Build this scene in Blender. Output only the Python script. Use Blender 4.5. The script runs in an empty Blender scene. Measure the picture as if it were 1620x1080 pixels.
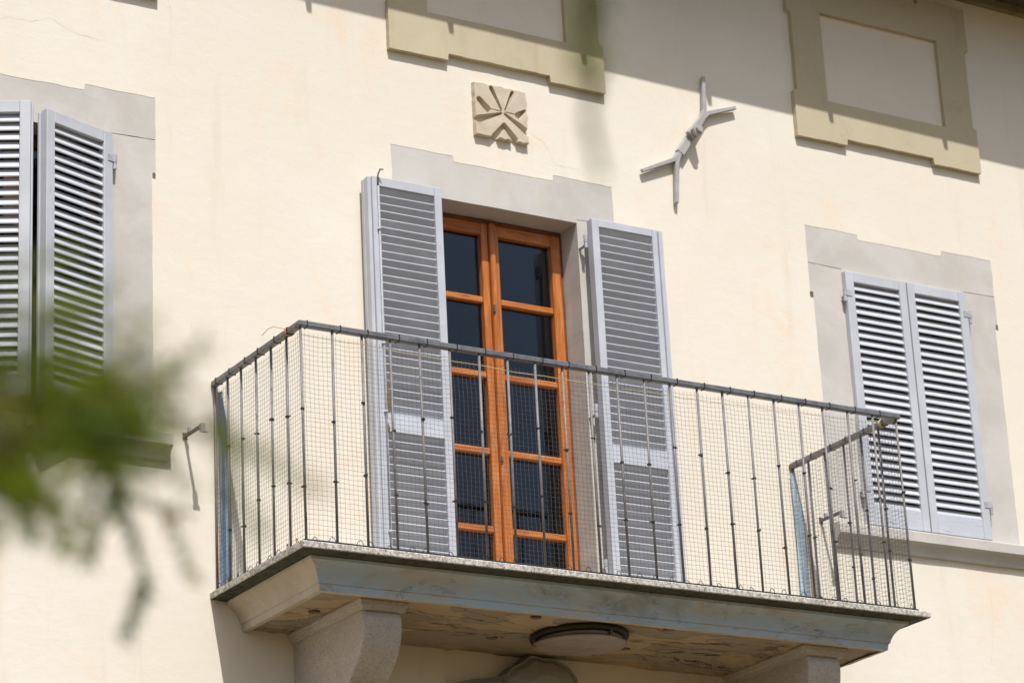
import bpy, bmesh, math, random
from mathutils import Vector, Matrix, noise
R = random.Random(7)
SC = bpy.context.scene
COL = SC.collection

# ------------------------------------------------------------------ camera
CAM = Vector((-5.608, -11.607, -3.5208)); YAW, PIT, ROL = 0.5599, 0.3478, -0.0523; FPX = 4565.5
fw = Vector((math.sin(YAW) * math.cos(PIT), math.cos(YAW) * math.cos(PIT), math.sin(PIT)))
r0 = Vector((math.cos(YAW), -math.sin(YAW), 0)); u0 = r0.cross(fw)
rt = r0 * math.cos(ROL) + u0 * math.sin(ROL); up = -r0 * math.sin(ROL) + u0 * math.cos(ROL)
cam = bpy.data.cameras.new("camera"); cam_o = bpy.data.objects.new("camera", cam); COL.objects.link(cam_o)
cam_o.matrix_world = Matrix.Translation(CAM) @ Matrix((rt, up, -fw)).transposed().to_4x4()
cam.sensor_width = 36; cam.lens = 36 * FPX / 1620; cam.clip_start = 0.1; cam.clip_end = 2000
cam.dof.use_dof = True; cam.dof.focus_distance = 13.2; cam.dof.aperture_fstop = 4.2
SC.camera = cam_o

def ray_at(px, py, depth):
    """point seen at photo pixel (px, py) that lies `depth` metres in front of the camera"""
    return CAM + (fw + rt * ((px - 810) / FPX) - up * ((py - 540) / FPX)) * depth
def wall_at(px, py, y=0.0):
    d = fw + rt * ((px - 810) / FPX) - up * ((py - 540) / FPX)
    return CAM + d * ((y - CAM.y) / d.y)

# ------------------------------------------------------------------ sky, sun, exposure
SUN = Vector((0.25, 1.0, -1.6)).normalized()
w = bpy.data.worlds.new("World"); SC.world = w; w.use_nodes = True
nt = w.node_tree; nt.nodes.clear()
sky = nt.nodes.new("ShaderNodeTexSky"); sky.sky_type = 'NISHITA'; sky.sun_disc = False
sky.sun_elevation = math.asin(-SUN.z); sky.sun_rotation = math.atan2(-SUN.x, -SUN.y) % (2 * math.pi)
sky.air_density = 1.0; sky.dust_density = 2.6; sky.ozone_density = 1.0
bg = nt.nodes.new("ShaderNodeBackground"); bg.inputs[1].default_value = 0.092
wo = nt.nodes.new("ShaderNodeOutputWorld")
nt.links.new(sky.outputs[0], bg.inputs[0]); nt.links.new(bg.outputs[0], wo.inputs[0])
sl = bpy.data.lights.new("sun", 'SUN'); sl.energy = 3.55; sl.angle = math.radians(0.53); sl.color = (1.0, 0.98, 0.955)
so = bpy.data.objects.new("sun", sl); COL.objects.link(so); so.rotation_euler = SUN.to_track_quat('-Z', 'Y').to_euler()
so.location = (-4, -10, 14)
SC.view_settings.view_transform = 'Standard'; SC.view_settings.look = 'None'; SC.view_settings.gamma = 1.0
SC.view_settings.exposure = 0.42
SC.cycles.use_denoising = True; SC.cycles.max_bounces = 8; SC.cycles.transparent_max_bounces = 16

# ------------------------------------------------------------------ materials
class NT:
    def __init__(s, name):
        s.m = bpy.data.materials.new(name); s.m.use_nodes = True; s.t = s.m.node_tree
        s.b = s.t.nodes["Principled BSDF"]; s.co = s.t.nodes.new("ShaderNodeTexCoord")
        s.oi = s.t.nodes.new("ShaderNodeObjectInfo")
        a = s.t.nodes.new("ShaderNodeVectorMath"); a.operation = 'MULTIPLY_ADD'
        s.l(s.oi.outputs["Random"], a.inputs[0]); a.inputs[1].default_value = (7.3, 5.1, 9.7)
        s.l(s.co.outputs["Object"], a.inputs[2]); s.v = a.outputs[0]
    def l(s, a, b): s.t.links.new(a, b)
    def noise(s, scale, detail=4, rough=0.6, dist=0.0, stretch=(1, 1, 1)):
        m = s.t.nodes.new("ShaderNodeMapping"); m.inputs["Scale"].default_value = stretch; s.l(s.v, m.inputs[0])
        n = s.t.nodes.new("ShaderNodeTexNoise"); n.inputs["Scale"].default_value = scale
        n.inputs["Detail"].default_value = detail; n.inputs["Roughness"].default_value = rough; n.inputs["Distortion"].default_value = dist
        s.l(m.outputs[0], n.inputs["Vector"]); return n.outputs["Fac"]
    def voro(s, scale, feat='F1', stretch=(1, 1, 1)):
        m = s.t.nodes.new("ShaderNodeMapping"); m.inputs["Scale"].default_value = stretch; s.l(s.v, m.inputs[0])
        n = s.t.nodes.new("ShaderNodeTexVoronoi"); n.feature = feat; n.inputs["Scale"].default_value = scale
        s.l(m.outputs[0], n.inputs["Vector"]); return n.outputs["Distance"]
    def ramp(s, f, lo, hi, a=0.0, b=1.0):
        n = s.t.nodes.new("ShaderNodeMapRange"); n.interpolation_type = 'SMOOTHSTEP'
        s.l(f, n.inputs[0]); n.inputs[1].default_value = lo; n.inputs[2].default_value = hi
        n.inputs[3].default_value = a; n.inputs[4].default_value = b; return n.outputs[0]
    def mul(s, a, b):
        n = s.t.nodes.new("ShaderNodeMath"); n.operation = 'MULTIPLY'
        for i, q in enumerate((a, b)):
            if isinstance(q, (int, float)): n.inputs[i].default_value = q
            else: s.l(q, n.inputs[i])
        return n.outputs[0]
    def mix(s, f, a, b):
        n = s.t.nodes.new("ShaderNodeMix"); n.data_type = 'RGBA'
        if isinstance(f, (int, float)): n.inputs[0].default_value = f
        else: s.l(f, n.inputs[0])
        for i, q in ((6, a), (7, b)):
            if isinstance(q, tuple): n.inputs[i].default_value = (*q, 1)
            else: s.l(q, n.inputs[i])
        return n.outputs[2]
    def bump(s, f, dist, strength=1.0, prev=None):
        n = s.t.nodes.new("ShaderNodeBump"); n.inputs["Distance"].default_value = dist; n.inputs["Strength"].default_value = strength
        s.l(f, n.inputs["Height"])
        if prev: s.l(prev, n.inputs["Normal"])
        return n.outputs[0]
    def out(s, col, rough=0.8, nrm=None, spec=0.3, metal=0.0):
        if isinstance(col, tuple): s.b.inputs["Base Color"].default_value = (*col, 1)
        else: s.l(col, s.b.inputs["Base Color"])
        if isinstance(rough, (int, float)): s.b.inputs["Roughness"].default_value = rough
        else: s.l(rough, s.b.inputs["Roughness"])
        s.b.inputs["Specular IOR Level"].default_value = spec; s.b.inputs["Metallic"].default_value = metal
        if nrm: s.l(nrm, s.b.inputs["Normal"])
        return s.m

M = {}
def plaster(name, a, b, c, amt=0.8):
    n = NT(name)
    col = n.mix(n.ramp(n.noise(0.9, 5, 0.62, 0.6), 0.42, 0.72), a, b)
    col = n.mix(n.mul(n.ramp(n.noise(3.2, 6, 0.7, 0.8, (1, 1, 0.7)), 0.52, 0.74), amt), col, c)
    col = n.mix(n.ramp(n.noise(45, 3), 0.62, 0.8, 0, 0.18), col, (a[0] * .72, a[1] * .66, a[2] * .58))
    col = n.mix(n.ramp(n.noise(3.0, 5, 0.6, 0.4, (2.2, 1, 0.22)), 0.56, 0.76, 0, .45), col, (a[0] * .86, a[1] * .80, a[2] * .72))
    nb = n.bump(n.noise(4.5, 4, 0.55), 0.006, 0.4)
    nb = n.bump(n.noise(24, 5, 0.62, 0.6, (0.55, 1, 1)), 0.0018, 0.55, nb)
    nb = n.bump(n.noise(210, 2), 0.0006, 0.6, nb)
    return n.out(col, 0.92, nb, 0.15)
M['plaster'] = plaster('cream_plaster', (.735, .675, .57), (.76, .71, .615), (.76, .63, .49))
M['plaster2'] = plaster('blind_panel_plaster', (.73, .655, .545), (.76, .685, .575), (.71, .615, .49), .5)
M['ochre'] = plaster('ochre_frame_plaster', (.50, .435, .30), (.55, .48, .34), (.42, .365, .255), .8)
def stone(name, a, b, c, sc=1.0, pit=0.0):
    n = NT(name)
    col = n.mix(n.ramp(n.noise(2.3 * sc, 5, 0.6, 0.5), 0.38, 0.68), a, b)
    col = n.mix(n.ramp(n.noise(7 * sc, 5, 0.7, 0.3, (1, 1, 0.35)), 0.52, 0.75, 0, 0.75), col, c)
    nb = n.bump(n.noise(30 * sc, 5, 0.65), 0.002, 0.6)
    if pit:
        p = n.ramp(n.voro(150), 0.22, 0.42, 1, 0)
        p = n.mul(p, n.ramp(n.noise(50, 2), 0.34, 0.52))
        col = n.mix(n.mul(p, .55), col, (a[0] * .4, a[1] * .37, a[2] * .33))
        nb = n.bump(p, -0.0022, pit, nb)
    nb = n.bump(n.noise(240, 2), 0.0006, 0.5, nb)
    return n.out(col, 0.88, nb, 0.2)
M['stone'] = stone('grey_pietra_stone', (.49, .46, .42), (.565, .535, .495), (.535, .49, .42))
M['carved'] = stone('carved_sandstone', (.53, .45, .34), (.58, .50, .39), (.45, .41, .35), 3.0)
M['corbel'] = stone('pitted_corbel_stone', (.45, .405, .345), (.51, .46, .39), (.42, .36, .285), 1.4, 0.8)
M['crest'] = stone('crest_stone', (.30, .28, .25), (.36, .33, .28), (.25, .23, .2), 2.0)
def moulding():
    n = NT('peeling_moulding')
    a = n.mix(n.ramp(n.noise(3.5, 6, 0.65, 0.8, (1, 1, 2.2)), 0.42, 0.66), (.40, .48, .53), (.44, .43, .39))
    pe = n.ramp(n.noise(6.5, 8, 0.66, 0.7, (0.6, 0.9, 1.3)), 0.60, 0.62)
    col = n.mix(pe, a, (.43, .48, .505))
    col = n.mix(n.ramp(n.noise(1.6, 5, 0.65, 0.6, (1, 1, 2)), 0.5, 0.7, 0, .8), col, (.27, .275, .265))
    col = n.mix(n.ramp(n.noise(17, 6, 0.7, 1.0, (0.3, 0.6, 1.4)), 0.655, 0.70, 0, 0.7), col, (.17, .155, .13))
    nb = n.bump(pe, -0.003, 0.8); nb = n.bump(n.noise(40, 4, 0.6), 0.0016, 0.5, nb)
    return n.out(col, 0.9, nb, 0.15)
M['moulding'] = moulding()
M['moulding_side'] = stone('tan_sunlit_moulding', (.46, .395, .31), (.53, .465, .375), (.36, .32, .26), 1.6)  # tan for the side faces, with the warm grazing sun painted in
def soffit():
    n = NT('peeling_ochre_soffit')
    pe = n.ramp(n.noise(2.3, 6, 0.58, 0.5, (0.7, 1.3, 1)), 0.47, 0.50)
    col = n.mix(n.noise(9, 4), (.41, .315, .20), (.46, .365, .24))
    gr = n.mix(n.noise(14, 6, 0.65, 0.4, (0.6, 1.4, 1)), (.28, .23, .17), (.38, .32, .245))
    col = n.mix(pe, col, gr)
    cr = n.mul(n.ramp(n.noise(2.2, 7, 0.6, 0.7, (0.4, 1.6, 1)), 0.492, 0.5), n.ramp(n.noise(2.2, 7, 0.6, 0.7, (0.4, 1.6, 1)), 0.501, 0.509, 1, 0))
    col = n.mix(n.mul(cr, n.ramp(n.noise(1.7, 2), 0.52, 0.6)), col, (.09, .075, .055))
    nb = n.bump(pe, -0.008, 1.0); nb = n.bump(n.noise(24, 5, 0.6, 0.3, (0.6, 1.4, 1)), 0.004, 0.6, nb); nb = n.bump(cr, -0.01, 1.0, nb)
    return n.out(col, 0.95, nb, 0.1)
M['soffit'] = soffit()
def lichen():
    n = NT('lichen_concrete')
    a = n.mix(n.noise(30, 5, 0.7), (.30, .275, .235), (.46, .43, .38))
    col = n.mix(n.ramp(n.noise(62, 4, 0.65, 0.5), 0.46, 0.54), a, (.60, .575, .515))
    col = n.mix(n.ramp(n.noise(90, 3, 0.6, 0.6), 0.57, 0.62), col, (.20, .18, .145))
    col = n.mix(n.ramp(n.noise(19, 3, 0.6), 0.73, 0.75), col, (.62, .47, .10))
    return n.out(col, 0.95, n.bump(n.noise(80, 4, 0.6), 0.0025, 0.6), 0.1)
M['lichen'] = lichen()
def paint(name, a, b, wear):
    n = NT(name)
    col = n.mix(n.ramp(n.noise(5, 4, 0.6), 0.4, 0.7), a, b)
    g = n.noise(26, 5, 0.7, 0.6, (1.0, 1.0, 0.12))
    col = n.mix(n.ramp(g, 0.60, 0.72, 0, 0.35), col, (a[0] * .7, a[1] * .69, a[2] * .68))
    col = n.mix(n.ramp(n.noise(11, 7, 0.72, 1.0), wear, wear + .02), col, (.26, .20, .145))
    return n.out(col, 0.55, n.bump(g, 0.0016, 0.6), 0.4)
M['shutter'] = paint('grey_shutter_paint', (.465, .48, .515), (.52, .535, .57), 0.74)
M['shutter_inner'] = paint('weathered_shutter_paint', (.46, .475, .515), (.52, .535, .575), 0.735)
def wood(name='orange_varnished_wood', s1=(6, 6, 0.45), s2=(9, 9, 0.4)):
    n = NT(name)
    g = n.noise(7, 6, 0.68, 1.0, s1)
    col = n.mix(n.ramp(g, 0.32, 0.7), (.40, .115, .021), (.57, .205, .046))
    col = n.mix(n.ramp(n.noise(13, 5, 0.7, 0.5, s2), 0.50, 0.66, 0, .85), col, (.22, .065, .016))
    col = n.mix(n.ramp(n.noise(2.2, 4, 0.7), 0.56, 0.74, 0, .55), col, (.66, .40, .19))
    return n.out(col, n.ramp(g, 0.3, 0.7, 0.32, 0.5), n.bump(g, 0.001, 0.5), 0.45)
M['wood'] = wood(); M['wood_rail'] = wood('orange_rail_wood', (0.45, 6, 6), (0.4, 9, 9))
def rail_paint(name, a, b):
    n = NT(name); g = n.noise(20, 6, 0.7, 0.8, (0.14, 1, 1.3))
    col = n.mix(n.ramp(n.noise(5, 4, 0.6), 0.4, 0.7), a, b)
    col = n.mix(n.ramp(g, 0.60, 0.66, 0, 0.85), col, (.21, .19, .17))
    return n.out(col, 0.6, n.bump(g, -0.003, 0.8), 0.35)
M['shutter_rail'] = rail_paint('cracked_rail_paint', (.475, .495, .545), (.53, .55, .595))
def plain(name, a, rough=0.6, metal=0.0, spec=0.4, var=0.35, sc=30, bump=0.0008):
    n = NT(name)
    col = n.mix(n.ramp(n.noise(sc, 5, 0.7), 0.4, 0.7), a, tuple(c * (1 - var) for c in a))
    return n.out(col, rough, n.bump(n.noise(sc * 4, 3), bump, 0.6), spec, metal)
M['rail'] = plain('dark_painted_iron', (.15, .155, .168), 0.42, 0.0, 0.5, .45, 22)
M['bar'] = plain('grey_brown_iron', (.20, .185, .18), 0.5, 0.0, 0.45, .4, 22)
M['tie'] = plain('black_plastic', (.018, .018, .02), 0.5)
M['net'] = plain('black_net_thread', (.12, .112, .112), 0.7, 0, .2)
M['blue'] = plain('faded_blue_strip', (.29, .42, .56), 0.6, 0, .3, .3, 14)
M['paleblue'] = plain('pale_blue_strip', (.42, .53, .62), 0.6, 0, .3, .25, 14)
M['anchor'] = plain('grey_wrought_iron', (.40, .38, .37), 0.55, 0.0, .4, .22, 14, 0.0004)
M['iron'] = plain('weathered_iron', (.16, .14, .125), 0.65, 0.1, .4, .5, 25, 0.002)
M['hinge'] = plain('grey_hinge_paint', (.42, .43, .46), 0.5)
M['yellow'] = plain('yellow_twine', (.62, .55, .26), 0.7, 0, .2, .2)
M['orange'] = plain('orange_twine', (.62, .28, .14), 0.7, 0, .2, .2)
M['redwood'] = plain('red_brown_frame_wood', (.23, .075, .03), 0.45, 0, .4, .4, 12)
M['darkwood'] = plain('dark_casement_wood', (.10, .045, .022), 0.6, 0, .3, .4, 12)
M['opal'] = plain('dirty_opal_glass', (.33, .265, .23), 0.45, 0, .4, .3, 9)
M['lampring'] = plain('black_lamp_ring', (.03, .027, .022), 0.6)
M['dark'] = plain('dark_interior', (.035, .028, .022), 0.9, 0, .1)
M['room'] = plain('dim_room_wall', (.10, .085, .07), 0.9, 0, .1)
M['eave'] = plain('dark_eave_wood', (.10, .085, .06), 0.85, 0, .15, .4, 8)
M['olive'] = plain('olive_cornice', (.24, .215, .12), 0.85, 0, .15, .3, 8)
M['tile'] = plain('terracotta_roof', (.38, .17, .10), 0.9, 0, .1, .4, 6)
M['gutter'] = plain('brown_copper_gutter', (.13, .09, .065), 0.5, .4, .4)
M['crack'] = plain('hairline_crack', (.65, .55, .44), 0.95, 0, .1)
M['lip_shade'] = plain('dark_lip_shade', (.085, .085, .06), 0.95, 0, .1, .5, 30)  # shadow band beneath the slab lip, put into the colour of its underside
M['mortar'] = plain('crumbling_mortar', (.21, .16, .11), 0.95, 0, .1, .5, 60, .003)
M['bark'] = plain('conifer_bark', (.13, .095, .07), 0.95, 0, .1, .5, 12, .006)
def ground():
    n = NT('dry_garden_ground')
    col = n.mix(n.noise(0.5, 6, 0.7), (.165, .125, .062), (.19, .145, .075))
    col = n.mix(n.ramp(n.voro(38), 0.1, 0.5), col, (.125, .092, .048))
    return n.out(col, 0.95, n.bump(n.voro(38), 0.01, 0.8), 0.1)
M['ground'] = ground()
def leafmat():
    n = NT('conifer_needles')
    col = n.mix(n.ramp(n.noise(9, 3, 0.6), 0.35, 0.68), (.075, .145, .013), (.31, .36, .03))
    col = n.mix(n.ramp(n.noise(17, 3, 0.6), 0.56, 0.66), col, (.30, .21, .06))
    n.out(col, 0.8, None, 0.1)
    tr = n.t.nodes.new("ShaderNodeBsdfTranslucent"); n.l(col, tr.inputs[0])
    mx = n.t.nodes.new("ShaderNodeMixShader"); mx.inputs[0].default_value = 0.5
    n.l(n.b.outputs[0], mx.inputs[1]); n.l(tr.outputs[0], mx.inputs[2]); n.l(mx.outputs[0], n.t.nodes["Material Output"].inputs[0])
    return n.m
M['needles'] = leafmat()
def glass():
    m = bpy.data.materials.new('window_glass'); m.use_nodes = True; t = m.node_tree; t.nodes.clear()
    o = t.nodes.new("ShaderNodeOutputMaterial"); mx = t.nodes.new("ShaderNodeMixShader"); f = t.nodes.new("ShaderNodeFresnel"); f.inputs[0].default_value = 1.52
    k = t.nodes.new("ShaderNodeMath"); k.operation = 'MULTIPLY'; k.inputs[1].default_value = 0.95; t.links.new(f.outputs[0], k.inputs[0])
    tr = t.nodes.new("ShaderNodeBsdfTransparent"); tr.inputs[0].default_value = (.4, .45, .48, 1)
    g = t.nodes.new("ShaderNodeBsdfGlossy"); g.inputs["Roughness"].default_value = 0.0; g.inputs[0].default_value = (.95, .97, 1, 1)
    c = t.nodes.new("ShaderNodeTexCoord"); n = t.nodes.new("ShaderNodeTexNoise"); n.inputs["Scale"].default_value = 4; b = t.nodes.new("ShaderNodeBump"); b.inputs["Distance"].default_value = 0.0015; b.inputs["Strength"].default_value = .3
    t.links.new(c.outputs["Object"], n.inputs["Vector"]); t.links.new(n.outputs[0], b.inputs["Height"]); t.links.new(b.outputs[0], g.inputs["Normal"])
    t.links.new(k.outputs[0], mx.inputs[0]); t.links.new(tr.outputs[0], mx.inputs[1]); t.links.new(g.outputs[0], mx.inputs[2]); t.links.new(mx.outputs[0], o.inputs[0])
    return m
M['glass'] = glass()

# ------------------------------------------------------------------ helpers
def link(name, me, mat, parent=None, smooth=False):
    o = bpy.data.objects.new(name, me); COL.objects.link(o)
    if mat and not me.materials: me.materials.append(M[mat])
    if parent: o.parent = parent
    if smooth:
        for p in me.polygons: p.use_smooth = True
    return o
def finish(name, bm, mat, parent=None, smooth=False):
    bmesh.ops.recalc_face_normals(bm, faces=bm.faces)
    me = bpy.data.meshes.new(name); bm.to_mesh(me); bm.free()
    return link(name, me, mat, parent, smooth)
def thing(name, label, cat, loc=(0, 0, 0), rz=0.0, group=None):
    o = bpy.data.objects.new(name, None); COL.objects.link(o); o.location = loc; o.rotation_euler = (0, 0, rz)
    o.empty_display_size = .1
    o['label'] = label; o['category'] = cat
    if group: o['group'] = group
    return o
def part(name, parent, label=None):
    o = bpy.data.objects.new(name, None); COL.objects.link(o); o.parent = parent; o.empty_display_size = .05
    if label: o['label'] = label
    return o
def tag(o, label, cat, group=None):
    o['label'] = label; o['category'] = cat
    if group: o['group'] = group
    return o
def add_box(bm, x0, x1, y0, y1, z0, z1, bev=0.0):
    r = bmesh.ops.create_cube(bm, size=1.0); vs = r['verts']
    for v in vs: v.co = Vector(((x0 + x1) / 2 + v.co.x * (x1 - x0), (y0 + y1) / 2 + v.co.y * (y1 - y0), (z0 + z1) / 2 + v.co.z * (z1 - z0)))
    if bev:
        es = list({e for v in vs for e in v.link_edges})
        bmesh.ops.bevel(bm, geom=es, offset=bev, segments=1, affect='EDGES', profile=0.5)
def box(name, d, mat, parent, bev=0.0, label=None):
    bm = bmesh.new(); add_box(bm, *d, bev); o = finish(name, bm, mat, parent)
    if label: o['label'] = label
    return o
def jit(pts, amp, step):
    """subdivide a closed 2D outline and wobble it by a few millimetres"""
    out = []
    for i, (a, b) in enumerate(pts):
        c, d = pts[(i + 1) % len(pts)]; L = math.hypot(c - a, d - b); n = max(1, int(L / step))
        nx, ny = (-(d - b) / L, (c - a) / L) if L else (0, 0)
        for k in range(n):
            t = k / n; x, y = a + (c - a) * t, b + (d - b) * t
            q = amp * (noise.noise(Vector((x * 9, y * 9, 3.1))) * 1.3 + noise.noise(Vector((x * 41, y * 41, 7.7))) * .7)
            out.append((x + nx * q, y + ny * q))
    return out
def prism(name, pts, y0, y1, mat, parent, amp=0.0, step=0.05, bev=0.0):
    """outline in the wall's x-z plane, from depth y0 (front) to y1 (back)"""
    if amp: pts = jit(pts, amp, step)
    bm = bmesh.new(); vs = [bm.verts.new((x, y0, z)) for x, z in pts]; f = bm.faces.new(vs)
    r = bmesh.ops.extrude_face_region(bm, geom=[f])
    for v in r['geom']:
        if isinstance(v, bmesh.types.BMVert): v.co.y = y1
    if bev:
        es = [e for e in bm.edges if all(abs(v.co.y - y0) < 1e-6 for v in e.verts)]
        bmesh.ops.bevel(bm, geom=es, offset=bev, segments=2, affect='EDGES', profile=0.5)
    bmesh.ops.triangulate(bm, faces=[f for f in bm.faces if len(f.verts) > 4])
    return finish(name, bm, mat, parent)
def add_tube(bm, pts, rad, seg=6, caps=True):
    pts = [Vector(p) for p in pts]; rings = []
    for i, p in enumerate(pts):
        t = (pts[min(i + 1, len(pts) - 1)] - pts[max(i - 1, 0)]).normalized()
        a = t.cross(Vector((0, 0, 1)));  a = t.cross(Vector((1, 0, 0))) if a.length < .05 else a; a.normalize(); b = t.cross(a)
        r = rad[i] if isinstance(rad, (list, tuple)) else rad
        rings.append([bm.verts.new(p + (a * math.cos(2 * math.pi * k / seg) + b * math.sin(2 * math.pi * k / seg)) * r) for k in range(seg)])
    for A, B in zip(rings, rings[1:]):
        for k in range(seg): bm.faces.new((A[k], A[(k + 1) % seg], B[(k + 1) % seg], B[k]))
    if caps and seg > 2:
        bm.faces.new(rings[0]); bm.faces.new(rings[-1][::-1])
def tube(name, pts, rad, mat, parent=None, seg=6, smooth=True):
    bm = bmesh.new(); add_tube(bm, pts, rad, seg); return finish(name, bm, mat, parent, smooth)
def beam(name, a, b, wd, ht, mat, parent, upv=(0, -1, 0), bev=0.0):
    """square bar between two points, `wd` across, `ht` along upv"""
    a, b = Vector(a), Vector(b); t = (b - a).normalized(); u = Vector(upv); s = t.cross(u).normalized(); u = s.cross(t)
    bm = bmesh.new(); q = []
    for p in (a, b): q.append([bm.verts.new(p + s * wd / 2 * i + u * ht / 2 * j) for i, j in ((-1, -1), (1, -1), (1, 1), (-1, 1))])
    bm.faces.new(q[0]); bm.faces.new(q[1][::-1])
    for k in range(4): bm.faces.new((q[0][k], q[0][(k + 1) % 4], q[1][(k + 1) % 4], q[1][k]))
    if bev: bmesh.ops.bevel(bm, geom=list(bm.edges), offset=bev, segments=1, affect='EDGES', profile=.5)
    return finish(name, bm, mat, parent)

# ------------------------------------------------------------------ ground
GZ = -5.12
bm = bmesh.new(); bmesh.ops.create_grid(bm, x_segments=8, y_segments=8, size=300)
for v in bm.verts: v.co.z = GZ
g = finish('ground', bm, 'ground'); g['kind'] = 'structure'

# ------------------------------------------------------------------ house
house = thing('house', 'cream plastered house facade with grey stone surrounds under wide dark eaves', 'house', (0, 0, 0))
WIN = {'left': (-0.955, .665, .432), 'door': (1.672, .665, .432), 'right': (4.262, .662, .432)}
SILLZ = .70
def surround_outline(cx, hw, zb):
    e = .02; m = .362
    return [(cx - hw + e, zb), (cx + hw - e, zb), (cx + hw - e, 2.015), (cx + hw, 2.013), (cx + hw, 2.41), (cx + hw - m, 2.412), (cx + hw - m - .006, 2.38),
            (cx - hw + m + .006, 2.38), (cx - hw + m, 2.41), (cx - hw, 2.41), (cx - hw, 2.013), (cx - hw + e, 2.015)]
X0, X1, ZT = -9.0, 13.0, 4.34
bm = bmesh.new()
def loop(pts, y=0.0):
    vs = [bm.verts.new((x, y, z)) for x, z in pts]; return [bm.edges.new((vs[i], vs[(i + 1) % len(vs)])) for i in range(len(vs))], vs
oe, ov = loop([(X0, GZ), (X1, GZ), (X1, ZT), (X0, ZT)]); edges = list(oe); holes = []
for k, (cx, hw, ow) in WIN.items():
    e, v = loop(jit(surround_outline(cx, hw, -.1 if k == 'door' else .6), .0028, .022)); edges += e; holes.append(v)
bmesh.ops.triangle_fill(bm, edges=edges, use_beauty=True, use_dissolve=False)
for v in holes:      # the plaster's own thickness round the stone
    b = [bm.verts.new((p.co.x, .03, p.co.z)) for p in v]
    for i in range(len(v)): bm.faces.new((v[i], v[(i + 1) % len(v)], b[(i + 1) % len(v)], b[i]))
bm.normal_update()
wall = finish('wall', bm, 'plaster', house)
bm = bmesh.new()
add_box(bm, X0, X0 + .3, .002, 7, GZ, ZT); add_box(bm, X1 - .3, X1, .002, 7, GZ, ZT); add_box(bm, X0, X1, 6.7, 7, GZ, ZT)
add_box(bm, X0 + .3, X1 - .3, .3, 6.7, GZ + 2.3, GZ + 2.4)
finish('side_walls', bm, 'plaster', house)

for k, (cx, hw, ow) in WIN.items():
    s = part('window_surround' if k != 'door' else 'door_surround', house); ys = .0012; yb = .16
    h2 = hw + .008; zb = SILLZ - .03 if k != 'door' else -.05
    prism('lintel', [(cx - h2, 2.192), (cx - ow, 2.186), (cx - ow, 2.166), (cx + ow, 2.166), (cx + ow, 2.186), (cx + h2, 2.192), (cx + h2, 2.422), (cx - h2, 2.422)], ys, yb, 'stone', s, .0012, .06)
    for sg in (-1, 1):
        p = [(cx + sg * ow, zb), (cx + sg * h2, zb), (cx + sg * h2, 2.1885), (cx + sg * ow, 2.1825)]
        prism('jamb', p if sg > 0 else p[::-1], ys + .0008, yb, 'stone', s, .0012, .06)
    # bits of crumbled mortar at the ears
    for sg in ((1,) if k == 'left' else (-1, 1) if k == 'right' else ()):
        x = cx + sg * (hw - .008)
        prism('mortar_chip', [(x - .010, 1.988), (x + .008, 1.984), (x + .010, 2.012), (x + .001, 2.02), (x - .009, 2.014)], -.001, .02, 'mortar', s, .003, .006)
    if k == 'door': continue
    a, b = (cx - .655, cx + .70) if k == 'right' else (cx - .70, cx + .715)
    prof = [(.05, .705), (-.058, .700), (-.064, .694), (-.064, .642), (-.058, .634), (-.045, .628), (-.036, .612), (-.026, .597), (-.022, .578), (.012, .572)]
    bm = bmesh.new(); n = 26; rows = []
    for i in range(n + 1):
        x = a + (b - a) * i / n
        rows.append([bm.verts.new((x, y + .0015 * noise.noise(Vector((x * 6, y * 40, z * 30))), z + .002 * noise.noise(Vector((x * 5, y * 9 + 4, z * 9))))) for y, z in prof])
    for A, B in zip(rows, rows[1:]):
        for j in range(len(prof) - 1): bm.faces.new((A[j], B[j], B[j + 1], A[j + 1]))
    bm.faces.new(rows[0]); bm.faces.new(rows[-1][::-1])
    finish('sill', bm, 'stone', s)
    # dim room and timber casement behind the closed shutters
    c = part('casement_window', house)
    for x0, x1, z0, z1 in ((cx - ow, cx - ow + .06, SILLZ, 2.16), (cx + ow - .06, cx + ow, SILLZ, 2.16), (cx - .05, cx + .05, SILLZ, 2.1), (cx - ow + .06, cx + ow - .06, 2.1, 2.16), (cx - ow + .06, cx + ow - .06, SILLZ, SILLZ + .07)):
        box('casement_bar', (x0 + .002, x1 - .002, .13, .18, z0 + .001, z1 - .001), 'darkwood', c)
    for sg in (-1, 1): box('pane', (cx + sg * .05, cx + sg * (ow - .06), .152, .157, SILLZ + .07, 2.1), 'glass', c)
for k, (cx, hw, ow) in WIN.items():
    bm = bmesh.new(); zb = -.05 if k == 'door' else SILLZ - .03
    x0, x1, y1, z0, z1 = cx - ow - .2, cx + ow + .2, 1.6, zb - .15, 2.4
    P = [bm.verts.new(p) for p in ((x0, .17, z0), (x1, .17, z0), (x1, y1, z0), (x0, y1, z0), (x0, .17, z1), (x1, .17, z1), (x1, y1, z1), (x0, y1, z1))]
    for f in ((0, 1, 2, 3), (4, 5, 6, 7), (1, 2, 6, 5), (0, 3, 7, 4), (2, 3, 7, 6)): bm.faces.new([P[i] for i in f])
    finish('room_shell', bm, 'room', house)

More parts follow.
